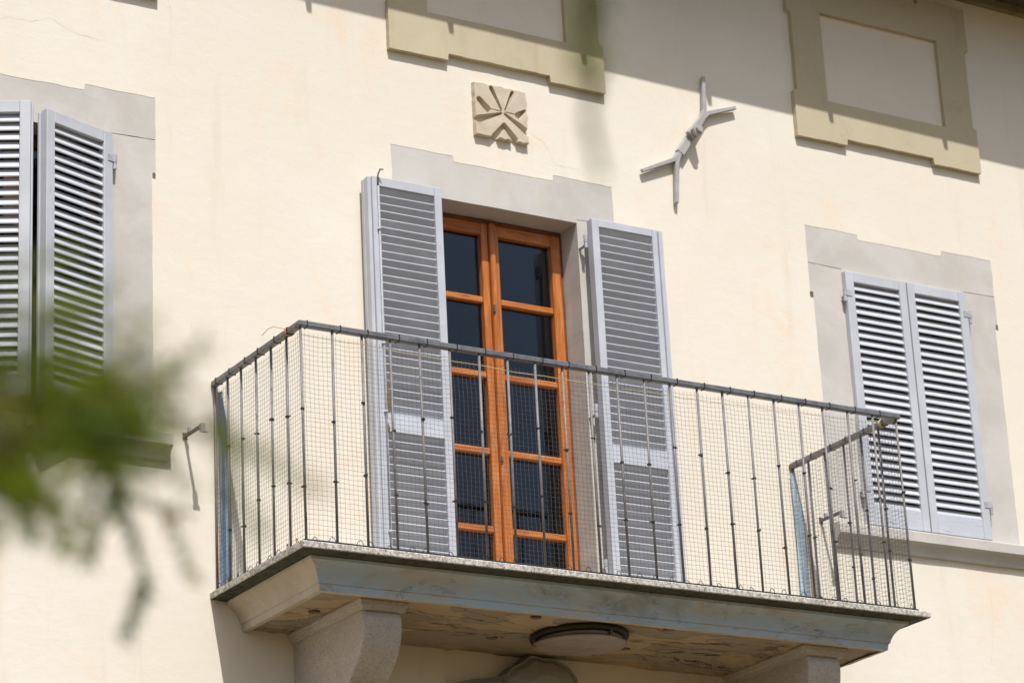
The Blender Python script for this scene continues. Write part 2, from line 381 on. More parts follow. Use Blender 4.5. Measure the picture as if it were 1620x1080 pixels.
# blind attic windows
def blind(cx):
    b = part('blind_window', house); hw = .657; e = .026; m = .345
    z0, z1 = 2.935, 3.985; i0, i1 = 3.185, 3.737; iw = .425
    outer = [(cx - hw, z0), (cx - hw + m, z0), (cx - hw + m + .004, z0 + .036), (cx + hw - m - .004, z0 + .036), (cx + hw - m, z0), (cx + hw, z0), (cx + hw, 3.21), (cx + hw - e, 3.222), (cx + hw - e, 3.70), (cx + hw, 3.712),
             (cx + hw, z1), (cx + hw - m, z1), (cx + hw - m - .004, z1 - .036), (cx - hw + m + .004, z1 - .036), (cx - hw + m, z1), (cx - hw, z1), (cx - hw, 3.712), (cx - hw + e, 3.70), (cx - hw + e, 3.222), (cx - hw, 3.21)]
    inner = [(cx - iw, i0), (cx + iw, i0), (cx + iw, i1), (cx - iw, i1)]
    bm = bmesh.new(); ed = []; loops = []
    for p, st, am in ((outer, .018, .0022), (inner, .02, .0015)):
        vs = [bm.verts.new((x, -.032, z)) for x, z in jit(p, am, st)]; loops.append(vs)
        ed += [bm.edges.new((vs[i], vs[(i + 1) % len(vs)])) for i in range(len(vs))]
    bmesh.ops.triangle_fill(bm, edges=ed, use_beauty=True)
    for vs in loops:
        mid = [bm.verts.new((p.co.x, -.029, p.co.z)) for p in vs]; bk = [bm.verts.new((p.co.x, .004, p.co.z)) for p in vs]
        for i in range(len(vs)):
            j = (i + 1) % len(vs); bm.faces.new((vs[i], vs[j], mid[j], mid[i])); bm.faces.new((mid[i], mid[j], bk[j], bk[i]))
    finish('frame', bm, 'ochre', b)
    prism('panel', inner, -.006, .004, 'plaster2', b, .0, .05)
    return b
for cx in (-.938, 1.661, 4.246): blind(cx)

# hairline cracks in the plaster (thin filled grooves)
def crack(px, y=-.0006, wd=.0017):
    pts = [wall_at(a, b, y) for a, b in px]; fine = []
    for a, b in zip(pts, pts[1:]):
        n = max(2, int((b - a).length / .018))
        for i in range(n):
            q = a.lerp(b, i / n); fine.append(q + Vector((noise.noise(q * 30) * .012, 0, noise.noise(q * 30 + Vector((5, 5, 5))) * .012)))
    bm = bmesh.new(); prev = None
    for i, p in enumerate(fine):
        d = (fine[min(i + 1, len(fine) - 1)] - fine[max(i - 1, 0)]).normalized(); s = Vector((d.z, 0, -d.x)) * wd * (.25 + .75 * abs(noise.noise(p * 17))) * .6
        cur = (bm.verts.new(p + s), bm.verts.new(p - s))
        if prev: bm.faces.new((prev[0], cur[0], cur[1], prev[1]))
        prev = cur
    finish('crack', bm, 'crack', house)
for px, y in (([(0, 30), (18, 28), (50, 35), (78, 27), (105, 45), (130, 56), (165, 66)], None), ([(268, -4), (272, 55), (267, 95), (274, 112)], None), ([(766, -6), (768, 18), (786, 48), (790, 76)], -.033),
              ([(786, 50), (787, 82), (790, 106)], -.033), ([(798, 116), (806, 126), (812, 138)], None), ([(842, 213), (860, 225), (873, 252), (885, 263), (925, 270)], None),
              ([(1362, 72), (1364, 88), (1385, 102), (1396, 118), (1413, 130), (1440, 131), (1452, 140)], -.0066), ([(128, 858), (118, 888)], None), 
              ([(1565, 925), (1572, 980), (1568, 1060)], None)):
    crack(px, -.0006 if y is None else y)

# eaves: board, cornice strip, gutter with brackets, roof
tilt = lambda x: .03 - .0147 * (x - .75)
roof = part('roof', house)
def long_box(name, y0, y1, z0, z1, mat, par):
    bm = bmesh.new(); add_box(bm, X0, X1, y0, y1, z0, z1)
    for v in bm.verts: v.co.z += tilt(v.co.x)
    return finish(name, bm, mat, par)
long_box('eave_soffit', -.62, .25, 4.135, 4.20, 'eave', roof)
long_box('cornice_strip', -.045, -.0, 4.088, 4.134, 'olive', roof)
bm = bmesh.new(); n = 10
A = []
for x in (X0, X1): A.append([bm.verts.new((x, -.612 + .058 * math.cos(math.pi + math.pi * i / n) , 4.165 - .062 * math.sin(math.pi * i / n) + tilt(x))) for i in range(n + 1)])
for i in range(n): bm.faces.new((A[0][i], A[1][i], A[1][i + 1], A[0][i + 1]))
finish('gutter', bm, 'gutter', roof, True)
for i in range(-8, 15):
    x = 1.225 + .82 * i
    if not X0 < x < X1: continue
    box('gutter_bracket', (x - .014, x + .014, -.64, -.575, 4.035 + tilt(x), 4.13 + tilt(x)), 'iron', roof, .003)
bm = bmesh.new()
P = [bm.verts.new(p) for x in (X0 - .3, X1 + .3) for p in ((x, -.66, 4.205 + tilt(x)), (x, 3.5, 5.8), (x, 7.4, 4.2), (x, 7.4, 4.3), (x, 3.5, 5.92), (x, -.66, 4.3 + tilt(x)))]
for i in range(6): bm.faces.new((P[i], P[(i + 1) % 6], P[6 + (i + 1) % 6], P[6 + i]))
bm.faces.new(P[:6]); bm.faces.new(P[6:][::-1])
finish('roof_covering', bm, 'tile', roof)

# ------------------------------------------------------------------ balcony
BX0, BX1, BYF = -.035, 3.432, -.93
balc = thing('balcony', 'projecting stone balcony with lichen edge, peeling moulding and two scrolled corbels', 'balcony', (0, 0, 0))
def sweep(name, prof, mat, closed_top=None, amp=.002, step=.04, seed=0.0, side_mat=None, under_mat=None):
    """moulding profile [(inset, z)] carried round the balcony's three free sides"""
    bm = bmesh.new(); rows = []
    L1 = -BYF; n1 = int(L1 / step); n2 = int((BX1 - BX0) / step)
    stations = [('L', i / n1) for i in range(n1)] + [('F', i / n2) for i in range(n2)] + [('R', i / n1) for i in range(n1 + 1)]
    for side, t in stations:
        row = []
        for j, (o, z) in enumerate(prof):
            xa, xb, yf = BX0 + o, BX1 - o, BYF + o
            p = Vector((xa, yf * t, z)) if side == 'L' else Vector((xa + (xb - xa) * t, yf, z)) if side == 'F' else Vector((xb, yf * (1 - t), z))
            q = amp * (noise.noise(p * 11 + Vector((seed, 0, 0))) + .8 * noise.noise(p * 47))
            d = Vector((1, 0, 0)) if side == 'L' else Vector((0, 1, 0)) if side == 'F' else Vector((-1, 0, 0))
            row.append(bm.verts.new(p + d * q + Vector((0, 0, q * .5))))
        rows.append(row)
    for A, B in zip(rows, rows[1:]):
        for j in range(len(prof) - 1): bm.faces.new((A[j], B[j], B[j + 1], A[j + 1]))
    bm.faces.ensure_lookup_table()
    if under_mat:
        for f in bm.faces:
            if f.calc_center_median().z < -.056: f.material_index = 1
    if side_mat:
        for f in bm.faces:
            c = f.calc_center_median(); f.material_index = 0 if c.y < BYF + .17 and (c.x - BX0 - (c.y - BYF)) > 0 and (BX1 - c.x - (c.y - BYF)) > 0 else 1
    o = finish(name, bm, mat, balc)
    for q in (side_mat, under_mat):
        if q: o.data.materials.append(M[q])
    return o
sweep('slab_edge', [(.30, -.0255), (.12, -.0255), (.004, -.026), (0, -.030), (0.001, -.053), (.004, -.0575), (.03, -.0585), (.09, -.0645)], 'lichen', amp=.0016, step=.02, under_mat='lip_shade')
sweep('moulding', [(.078, -.0652), (.080, -.079), (.090, -.083), (.106, -.093), (.124, -.108), (.138, -.126), (.147, -.147), (.150, -.163), (.157, -.166), (.160, -.197), (.185, -.198)], 'moulding', amp=.0028, seed=4, side_mat='moulding_side')
bm = bmesh.new(); add_box(bm, BX0 + .1, BX1 - .1, BYF + .1, 0.0, -.062, -.0262); finish('floor_slab', bm, 'lichen', balc)
nx, ny = 90, 26; bm = bmesh.new(); G = []
for i in range(nx + 1):
    row = []
    for j in range(ny + 1):
        x = BX0 + .172 + (BX1 - BX0 - .344) * i / nx; y = (BYF + .172) * (1 - j / ny)
        q = noise.fractal(Vector((x * 1.6, y * 4, 2.2)), .8, 2.1, 5); st = .007 if q > .08 else 0
        row.append(bm.verts.new((x, y, -.191 + st + .003 * noise.noise(Vector((x * 9, y * 14, 1))))))
    G.append(row)
for i in range(nx):
    for j in range(ny): bm.faces.new((G[i][j], G[i + 1][j], G[i + 1][j + 1], G[i][j + 1]))
finish('soffit', bm, 'soffit', balc)
def corbel(xa, xb):
    c = part('corbel', balc)
    body = [(.0, -.236), (-.672, -.236), (-.684, -.262), (-.686, -.30), (-.680, -.34), (-.664, -.385), (-.634, -.43), (-.590, -.475), (-.548, -.508), (-.522, -.530), (-.516, -.536), (-.505, -.56), (-.500, -.60), (-.492, -.66), (-.462, -.73), (-.41, -.79), (-.33, -.84), (-.22, -.87), (-.1, -.88), (0, -.88)]
    bm = bmesh.new(); xs = [xa, xa + .006, xb - .006, xb]; rows = []
    for k, x in enumerate(xs):
        e = .006 if k in (0, 3) else 0
        rows.append([bm.verts.new((x, y + (e if y < -.01 else 0), z + (e if z < -.5 else 0) * .5)) for y, z in body])
    for A, B in zip(rows, rows[1:]):
        for j in range(len(body) - 1): bm.faces.new((A[j], A[j + 1], B[j + 1], B[j]))
    for row in (rows[0], rows[-1]):      # flat cheeks back to the wall
        bk = [row[0]] + [bm.verts.new((v.co.x, 0, v.co.z)) for v in row[1:-1]] + [row[-1]]
        for j in range(len(row) - 1):
            q = [row[j], row[j + 1], bk[j + 1], bk[j]]; q = [v for i, v in enumerate(q) if v not in q[:i]]
            if len(q) > 2: bm.faces.new(q)
    finish('scroll', bm, 'corbel', c)
    cap = [(.030, -.1885), (.030, -.199), (.026, -.203), (.022, -.212), (.013, -.224), (.010, -.2355), (-.02, -.237)]
    bm = bmesh.new(); rows = []
    for o, z in cap: rows.append([bm.verts.new(p) for p in ((xa - o, 0, z), (xa - o, -.684 - o, z), (xb + o, -.684 - o, z), (xb + o, 0, z))])
    for A, B in zip(rows, rows[1:]):
        for j in range(3): bm.faces.new((A[j], A[j + 1], B[j + 1], B[j]))
    bm.faces.new(rows[0]); bm.faces.new(rows[-1])
    finish('corbel_cap', bm, 'corbel', c)
corbel(.388, .582); corbel(2.842, 3.036)
# rust-edged drip holes in the soffit
for px, py in ((497, 968), (848, 977), (778, 1009), (1058, 996), (989, 1026)):
    d = fw + rt * ((px - 810) / FPX) - up * ((py - 540) / FPX); p = CAM + d * ((-.1925 - CAM.z) / d.z)
    bm = bmesh.new(); bmesh.ops.create_circle(bm, cap_ends=True, segments=10, radius=1.0)
    for v in bm.verts: v.co = Vector((p.x + v.co.x * .028, p.y + v.co.y * .02, -.1945 + .004 * noise.noise(v.co * 3)))
    r = bmesh.ops.extrude_face_region(bm, geom=list(bm.faces))
    for v in r['geom']:
        if isinstance(v, bmesh.types.BMVert): v.co.z += .012
    finish('drip_hole', bm, 'mortar', balc)

# ------------------------------------------------------------------ french door
door = thing('balcony_door', 'orange varnished timber french door with ten dark glass panes behind the railing', 'door', (1.672, .15, -.03))
def dpart(name, x0, x1, y0, y1, z0, z1, mat='wood', bev=.003, par=None):
    o = box(name, (x0 - 1.672, x1 - 1.672, y0 - .15, y1 - .15, z0 + .03, z1 + .03), mat, par or door, bev); return o
dpart('door_frame', 1.241, 1.262, .158, .22, -.03, 2.165, 'redwood'); dpart('door_frame', 2.087, 2.1035, .158, .22, -.03, 2.165, 'redwood'); dpart('door_frame', 1.262, 2.087, .158, .22, 2.140, 2.165, 'redwood')
mz = [1.716, 1.309, .902, .494]
for x0, x1, sa, sb in ((1.263, 1.646, .052, .040), (1.683, 2.086, .027, .054)):
    dpart('stile', x0, x0 + sa, .150, .205, -.02, 2.139); dpart('stile', x1 - sb, x1, .150, .205, -.02, 2.139)
    dpart('top_rail', x0 + sa, x1 - sb, .152, .204, 2.078, 2.138, 'wood_rail'); dpart('bottom_rail', x0 + sa, x1 - sb, .152, .204, -.02, .10, 'wood_rail')
    for z in mz: dpart('glazing_bar', x0 + sa, x1 - sb, .155, .20, z - .018, z + .018, 'wood_rail', bev=.006)
    zz = [2.078] + [q for z in mz for q in (z + .018, z - .018)] + [.10]
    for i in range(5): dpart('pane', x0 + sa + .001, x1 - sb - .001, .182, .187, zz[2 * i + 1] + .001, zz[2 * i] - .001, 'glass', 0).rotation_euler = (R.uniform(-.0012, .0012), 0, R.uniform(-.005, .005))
dpart('astragal', 1.649, 1.681, .128, .17, -.02, 2.139, bev=.006)
kp = wall_at(782, 488, .128); dpart('lock', kp.x - .006, kp.x + .006, .118, .127, kp.z - .02, kp.z + .02, 'iron', .002); dpart('lock', kp.x - .006, kp.x + .006, .118, .127, kp.z - .82, kp.z - .79, 'iron', .002)
dpart('threshold', 1.245, 2.10, .02, .16, -.028, .0, 'stone', .004)

# ------------------------------------------------------------------ shutters
def slat_mesh(name, L, b=.053, th=.0075, tau=58):
    """louvre section: outer edge (-y) low; rounded nose"""
    t = math.radians(tau); bm = bmesh.new(); rows = []
    sec = [(-b / 2, 0), (-b / 2 + .003, th / 2), (b / 2 - .003, th / 2), (b / 2, 0), (b / 2 - .003, -th / 2), (-b / 2 + .003, -th / 2)]
    for x in (0, L): rows.append([bm.verts.new((x, s * math.cos(t) - q * math.sin(t), s * math.sin(t) + q * math.cos(t))) for s, q in sec])
    for i in range(6): bm.faces.new((rows[0][i], rows[0][(i + 1) % 6], rows[1][(i + 1) % 6], rows[1][i]))
    bm.faces.new(rows[0]); bm.faces.new(rows[1][::-1]); bmesh.ops.recalc_face_normals(bm, faces=bm.faces)
    me = bpy.data.meshes.new(name); bm.to_mesh(me); bm.free(); return me
def shutter(label, hx, hy, z0, z1, wd, sg, ang, pitch, panels, hz, mat='shutter', st=(.045, .045), th=.042, battens=False, group=None):
    """hx,hy hinge axis; sg=+1 leaf runs to +x when closed; panels: list of (zlo, zhi) louvred fields"""
    s = thing('shutter', label, 'shutter', (hx, hy, z0), ang, group)
    X = lambda a: sg * a
    def bx(name, a, b, y0, y1, za, zb, bev=.0025, m=mat):
        xa, xb = sorted((X(a), X(b))); return box(name, (xa, xb, y0, y1, za - z0, zb - z0), m, s, bev)
    hs, fs = st
    bx('stile', 0.003, hs, 0, th, z0, z1); bx('stile', wd - fs, wd, 0, th, z0, z1)
    lim = [z1] + [q for p in sorted(panels, reverse=True) for q in (p[1], p[0])] + [z0]
    for i in range(0, len(lim), 2): bx('rail', hs + .0004, wd - fs - .0004, .0015, th - .0015, lim[i + 1], lim[i], m='shutter_rail' if i else mat)
    me = slat_mesh('slat', wd - hs - fs + .008); me.materials.append(M[mat])
    for zl, zh in panels:
        n = int(round((zh - zl) / pitch)); p = (zh - zl) / n
        for i in range(n):
            o = bpy.data.objects.new('slat', me); COL.objects.link(o); o.parent = s
            o.location = (min(X(hs - .004), X(wd - fs + .004)), th / 2 + R.uniform(-.0015, .0015), zl + p * (i + .5) - z0 + R.uniform(-.001, .001))
            o.rotation_euler = (R.uniform(-.035, .035), R.uniform(-.004, .004), 0)
    if battens:   # rebated meeting edge behind the free stile
        bx('rebate_strip', wd - .022, wd + .022, -.028, -.0005, z0, z1 - .004); bx('rebate_strip', wd + .0005, wd + .020, 0, th - .012, z0, z1 - .002)
    else: bx('rebate_strip', wd - .016, wd + .008, th + .0005, th + .016, z0 + .01, z1 - .01)
    for z in hz:
        h = part('hinge', s); bmh = bmesh.new(); hxo = X(-.010); add_tube(bmh, [(hxo, .002, z - z0 - .002), (hxo, .002, z - z0 + .036)], .011, 10); add_tube(bmh, [(hxo, .002, z - z0 - .036), (hxo, .002, z - z0 - .003)], .0095, 10)
        finish('barrel', bmh, 'hinge', h)
        xa, xb = sorted((X(-.004), X(.036))); box('strap', (xa, xb, -.0035, -.0003, z - z0 - .002, z - z0 + .032), 'hinge', h)
        bmh = bmesh.new(); pin = Vector((hxo, .002, z - z0 - .02)); fin = Matrix.Rotation(-ang, 3, 'Z') @ Vector((0, .07, 0)); add_tube(bmh, [pin, pin + fin], .0075, 8)
        finish('pintle', bmh, 'hinge', h)
    return s
DP = [(.10, .835), (.930, 2.115)]
sL = shutter('grey louvred shutter folded back left of the balcony door, with chipped stile and latch rod', 1.232, -.058, -.02, 2.165, .40, 1, math.pi, .042, DP, (2.04, 1.115, .3), 'shutter_inner', (.045, .042), .05, True, 'shutters of the balcony door')
sR = shutter('grey louvred shutter folded back right of the balcony door', 2.122, -.058, -.02, 2.158, .425, -1, -math.pi, .042, DP, (2.04, 1.115, .3), 'shutter_inner', (.046, .046), .05, False, 'shutters of the balcony door')
WP = [(.822, 2.107)]
for lab, hx, hy, sg, ang, wd in (('closed grey louvred shutter leaf nearest the balcony, on the right-hand window', 3.828, -.030, 1, 0, .427), ('rightmost closed grey louvred shutter leaf, on the right-hand window', 4.690, -.030, -1, 0, .427),
                             ('grey louvred shutter leaf ajar on the left-hand window, the one nearer the balcony', -.523, -.035, -1, .335, .415), ('grey louvred shutter leaf ajar on the left-hand window, cut by the left picture edge', -1.387, -.035, 1, -.46, .415)):
    shutter(lab, hx, hy, .716, 2.166, wd, sg, ang, .046, WP, (2.02, .90), 'shutter', (.058, .05), .042, False, 'shutters of the left window' if hx < 0 else 'shutters of the right window')
# latch rod, knobs, chipped wood on the folded left shutter (local x runs towards the free edge)
bm = bmesh.new(); add_tube(bm, [(.372, .058, .05), (.372, .058, 2.13)], .0042, 6)
for z in (.35, .95, 1.30, 1.9): add_tube(bm, [(.372, .046, z), (.372, .064, z)], .009, 8)
finish('latch_rod', bm, 'hinge', sL, True)
tube('latch_hook', [(.372, .058, 2.13), (.372, .06, 2.19), (.366, .075, 2.215), (.355, .085, 2.21)], .004, 'iron', sL)
tube('ring', [(.395 + .014 * math.cos(a), .035, 1.93 + .02 * math.sin(a)) for a in [i * math.pi / 6 for i in range(13)]], .0025, 'hinge', sL)
for z, h, x in ((1.02, .075, .352), (.87, .03, .36)):
    bm = bmesh.new(); bmesh.ops.create_icosphere(bm, subdivisions=2, radius=1.0)
    for v in bm.verts:
        q = 1 + .5 * noise.noise(v.co * 2.3); v.co = Vector((x + v.co.x * .012 * q, .0475 + v.co.y * .0045, z + v.co.z * h * q))
    finish('chipped_wood', bm, 'mortar', sL)

# ------------------------------------------------------------------ railing
RX0, RX1, RY, RZ = 0.0, 3.365, -.893, 1.0
rail = thing('railing', 'dark iron balcony railing with thin round balusters on three sides', 'railing', (0, 0, -.03))
def rail_bar(a, b, mat): 
    return beam('handrail', (a[0], a[1], RZ - .014 + .03), (b[0], b[1], RZ - .014 + .03), .034, .027, mat, rail, (0, 0, 1), .004)
rail_bar((RX0 - .017, RY), (RX1 + .017, RY), 'rail'); rail_bar((RX0, RY + .0175), (RX0, -.002), 'bar'); rail_bar((RX1, RY + .0175), (RX1, -.002), 'bar')
bm = bmesh.new(); add_tube(bm, [(0, 0, 0), (0, 0, RZ - .029 + .03)], .0062, 8); bmesh.ops.recalc_face_normals(bm, faces=bm.faces)
bal_me = bpy.data.meshes.new('baluster'); bm.to_mesh(bal_me); bm.free(); bal_me.materials.append(M['bar'])
for p in bal_me.polygons: p.use_smooth = len(p.vertices) == 4
bm = bmesh.new(); add_tube(bm, [(0, 0, -.004), (0, 0, .004)], .0095, 8); add_box(bm, -.002, .016, -.003, .003, -.002, .003); bmesh.ops.recalc_face_normals(bm, faces=bm.faces)
tie_me = bpy.data.meshes.new('net_tie'); bm.to_mesh(tie_me); bm.free(); tie_me.materials.append(M['tie'])
bm = bmesh.new(); add_box(bm, -.0025, .0025, -.0192, .0192, -.0155, .0155); wrap_f = bpy.data.meshes.new('cable_tie'); bm.to_mesh(wrap_f); bm.free(); wrap_f.materials.append(M['tie'])
bm = bmesh.new(); add_box(bm, -.0192, .0192, -.0025, .0025, -.0155, .0155); wrap_s = bpy.data.meshes.new('cable_tie'); bm.to_mesh(wrap_s); bm.free(); wrap_s.materials.append(M['tie'])
def put(name, me, par, loc, rot=(0, 0, 0)):
    o = bpy.data.objects.new(name, me); COL.objects.link(o); o.parent = par; o.location = loc; o.rotation_euler = rot; return o
spots = [(RX0 + (RX1 - RX0) * i / 22, RY) for i in range(23)] + [(x, RY * i / 6) for x in (RX0, RX1) for i in range(1, 6)] + [(RX0, -.012), (RX1, -.012)]
for i, (x, y) in enumerate(spots):
    put('baluster', bal_me, rail, (x + R.uniform(-.003, .003), y, 0), (R.uniform(-.003, .003), R.uniform(-.004, .004), R.uniform(0, 3)))
    if i < 23 + 10:
        for z in (.30, .63): put('net_tie', tie_me, rail, (x, y, z + R.uniform(-.06, .06)), (R.uniform(-.2, .2), R.uniform(-.2, .2), R.uniform(0, 6.2)))
for i in range(22): put('cable_tie', wrap_f, rail, (RX0 + (RX1 - RX0) * (i + .18 + R.uniform(0, .1)) / 22, RY, RZ - .014 + .03), (0, 0, R.uniform(-.12, .12)))
for x in (RX0, RX1):
    for i in range(6): put('cable_tie', wrap_s, rail, (x, RY * (i + .3 + R.uniform(0, .2)) / 6, RZ - .014 + .03), (0, 0, R.uniform(-.12, .12)))

# ------------------------------------------------------------------ bird net tied inside the railing
net = thing('bird_net', 'fine black bird netting stretched over all three sides of the iron railing', 'net', (0, 0, -.02))
CELL = .0225; TR = .00075
def net_panel(P, length, cols):
    """P(s, z) -> point on a panel; threads sag a little between balusters"""
    nz = int(.965 / CELL); bm = bmesh.new()
    sag = lambda s, z: -.006 * (z / .97) ** 3 * (1 - abs(2 * ((s / .153) % 1) - 1)) + .0022 * noise.noise(Vector((s * 3, z * 3, length)))
    wob = lambda s, z: .0045 * noise.noise(Vector((s * 4, z * 4, 9.3))) + .004 * noise.noise(Vector((s * 1.3, z * 2, 2.3)))
    n = int(length / .025)
    for j in range(nz + 1):
        z0 = .015 + j * CELL; add_tube(bm, [P(length * i / n, z0 + sag(length * i / n, z0) + .003 * noise.noise(Vector((i * .35, j * .9, 1))), wob(length * i / n, z0)) for i in range(n + 1)], TR, 3, False)
    for i in range(int(length / CELL) + 1):
        s0 = i * CELL; add_tube(bm, [P(s0 + .0035 * noise.noise(Vector((s0 * 20, k * .6, 5))), .003 + .972 * k / 16 + sag(s0, .97 * k / 16), wob(s0, .97 * k / 16)) for k in range(17)], TR, 3, False)
    return finish('net_panel', bm, 'net', net)
net_panel(lambda s, z, q: (RX0 + s, RY + .0085 + q, z), RX1 - RX0, 0)
net_panel(lambda s, z, q: (RX0 + .0085 + q, RY + s, z), -RY - .01, 0)
net_panel(lambda s, z, q: (RX1 - .0085 + q, RY + s, z), -RY - .01, 0)
def cord(pts, r, mat, par, name, seg=5): return tube(name, pts, r, mat, par, seg)
cord([(RX0 - .012, -.01, .004), (RX0 - .012, RY - .012, .004)] + [(RX0 - .012 + (RX1 - RX0 + .024) * i / 40, RY - .012, .004 + .002 * noise.noise(Vector((i, 0, 0)))) for i in range(1, 41)] + [(RX1 + .012, -.01, .004)], .0036, 'tie', net, 'edge_cord')
bm = bmesh.new(); add_tube(bm, [(.0165 * math.cos(a), 0, .03 * math.sin(a)) for a in [math.pi * i / 8 for i in range(9)]], .0017, 5); bmesh.ops.recalc_face_normals(bm, faces=bm.faces)
hook_me = bpy.data.meshes.new('wire_clip'); bm.to_mesh(hook_me); bm.free(); hook_me.materials.append(M['tie'])
for i in range(36): put('wire_clip', hook_me, net, (RX0 + .05 + (RX1 - RX0 - .1) * (i + R.uniform(-.25, .25)) / 35, RY - .012, -.004), (R.uniform(-.5, .3), R.uniform(-.2, .2), R.uniform(-.5, .5)))
for x in (RX0 - .012, RX1 + .012):
    for i in range(9): put('wire_clip', hook_me, net, (x, RY * (i + .5 + R.uniform(-.2, .2)) / 9, -.004), (R.uniform(-.3, .3), R.uniform(-.3, .3), 1.57 + R.uniform(-.4, .4)))
def strip(x, mat, lab):
    bm = bmesh.new(); rows = []
    for i in range(31):
        z = .012 + .955 * i / 30; q = .005 * noise.noise(Vector((x, z * 5, 0))); wdt = .05 * (1 - .75 * max(0, (z - .72) / .25))
        rows.append([bm.verts.new((x + a + q, -.010 - b, z)) for a, b in ((.014, .004), (.030, .016 + wdt * .2), (.012 + wdt, .022), (.012 + wdt, .0205), (.030, .0145 + wdt * .2), (.014, .0025))])
    for A, B in zip(rows, rows[1:]):
        for k in range(6): bm.faces.new((A[k], A[(k + 1) % 6], B[(k + 1) % 6], B[k]))
    bm.faces.new(rows[0]); bm.faces.new(rows[-1][::-1])
    o = finish('wall_strip', bm, mat, net); o['label'] = lab
strip(RX0 + .004, 'blue', 'faded blue plastic strip along the wall edge'); strip(RX1 - .03, 'paleblue', 'pale blue plastic strip along the wall edge')

# clothes line across the balcony and twine knots
cl = thing('clothes_line', 'thin yellow clothes line strung inside the balcony railing, below the handrail', 'cord', (0, -.78, .985))
tube('line', [(.02 + 3.33 * i / 40, .004 * math.sin(i), -.026 * math.sin(math.pi * i / 40) + .006 * math.sin(i * 1.7) * 0.3) for i in range(41)], .0016, 'yellow', cl, 5)
for x in (0.0, 3.365):
    bm = bmesh.new()
    for k in range(3):
        add_tube(bm, [(x + .0225 * math.cos(a), .004 * k - .006 + .002 * math.sin(3 * a), .001 + .021 * math.sin(a)) for a in [i * math.pi / 6 for i in range(13)]], .0022, 5)
    add_tube(bm, [(x - .022, 0, .012), (x - .05, .05, .036), (x - .055, .10, .040), (x - .06, .15, .025)] if x < 1 else [(x - .02, 0, .01), (x - .05, .02, .02), (x - .09, .05, .0)], .0016, 5)
    o = finish('knot', bm, 'orange' if x < 1 else 'yellow', cl)
    o['label'] = 'orange twine knot with a loose end on the near side rail' if x < 1 else 'yellow twine knot on the far side rail'

# ------------------------------------------------------------------ lamp under the balcony
lamp = thing('ceiling_lamp', 'round dirty white glass lamp hanging loose from the balcony underside', 'lamp', (1.668, -.46, -.19))
def lathe(name, prof, mat, par, seg=40, tx=0.0):
    bm = bmesh.new(); rows = [[bm.verts.new((r * math.cos(2 * math.pi * k / seg), r * math.sin(2 * math.pi * k / seg), z)) for k in range(seg)] for r, z in prof]
    for A, B in zip(rows, rows[1:]):
        for k in range(seg): bm.faces.new((A[k], A[(k + 1) % seg], B[(k + 1) % seg], B[k]))
    bm.faces.new(rows[0]); bm.faces.new(rows[-1][::-1])
    o = finish(name, bm, mat, par, True); o.rotation_euler = (tx, 0, 0); return o
lathe('mount_ring', [(.20, .004), (.234, .002), (.238, -.008), (.234, -.018), (.20, -.02)], 'lampring', lamp)
lathe('gear_tray', [(.19, -.0205), (.205, -.023), (.205, -.036), (.18, -.038)], 'opal', lamp)
d = lathe('glass_disc', [(.2, -.037), (.222, -.039), (.226, -.044), (.222, -.050), (.19, -.054), (.10, -.057), (.055, -.0575), (.05, -.060), (.012, -.060)], 'opal', lamp, 48, math.radians(2.0))
for a in (.7, 2.8, 4.9): box('clip', (.215 * math.cos(a) - .008, .215 * math.cos(a) + .008, .215 * math.sin(a) - .008, .215 * math.sin(a) + .008, -.050, -.014), 'iron', lamp, .002)

# ------------------------------------------------------------------ carved plaque
plq = thing('carved_plaque', 'square sandstone plaque carved with an eight-pointed cross above the balcony door', 'plaque', (1.66, 0, 2.70))
segs = [((1.601, 2.826), (1.656, 2.713), .008, .0035), ((1.730, 2.825), (1.680, 2.715), .0065, .003), ((1.526, 2.750), (1.575, 2.703), .010, .012), ((1.580, 2.707), (1.654, 2.704), .0018, .002), ((1.519, 2.637), (1.655, 2.693), .013, .004),
        ((1.678, 2.692), (1.818, 2.609), .004, .014), ((1.800, 2.734), (1.760, 2.700), .005, .013), ((1.755, 2.702), (1.684, 2.704), .0018, .002), ((1.670, 2.628), (1.611, 2.551), .008, .014), ((1.670, 2.628), (1.730, 2.560), .009, .012)]
def relief(x, z):
    h = .031 + .003 * noise.noise(Vector((x * 14, z * 14, 0))) + .0004 * noise.noise(Vector((x * 70, z * 70, 3)))
    for (ax, az), (bx_, bz), wa, wb in segs:
        dx, dz = bx_ - ax, bz - az; L = math.hypot(dx, dz); t = max(0, min(1, ((x - ax) * dx + (z - az) * dz) / (L * L)))
        dist = math.hypot(x - ax - dx * t, z - az - dz * t); wdt = (wa + (wb - wa) * t) * (1.2 if max(wa, wb) > .0025 else 1)
        dep = .028 if max(wa, wb) > .0025 else .006
        h -= dep * max(0.0, min(1.0, (wdt * 1.3 - dist) / (wdt * .35)))
    return max(h, .003)
N = 150; bm = bmesh.new(); G = []
def edge_in(u, v):    # uneven outline of the slab
    x = 1.498 + .32 * u + .003 * noise.noise(Vector((u * 3, v * 9, 1))) ; z = 2.548 + .298 * v
    if v > .97: z += .006 * noise.noise(Vector((u * 9, 2, 0))) - .012 * max(0, u - .7)
    if v < .03: z += .006 * noise.noise(Vector((u * 14, 7, 0)))
    if u > .97: x += .006 * noise.noise(Vector((2, v * 11, 4))) - .008 * max(0, (v - .8) * 4) * max(0, u - .97) / .03
    return x, z
for i in range(N + 1):
    row = []
    for j in range(N + 1):
        x, z = edge_in(i / N, j / N); e = min(i, j, N - i, N - j)
        row.append(bm.verts.new((x - 1.66, 0 if e == 0 else -relief(x, z) + (.004 if e == 1 else 0), z - 2.70)))
    G.append(row)
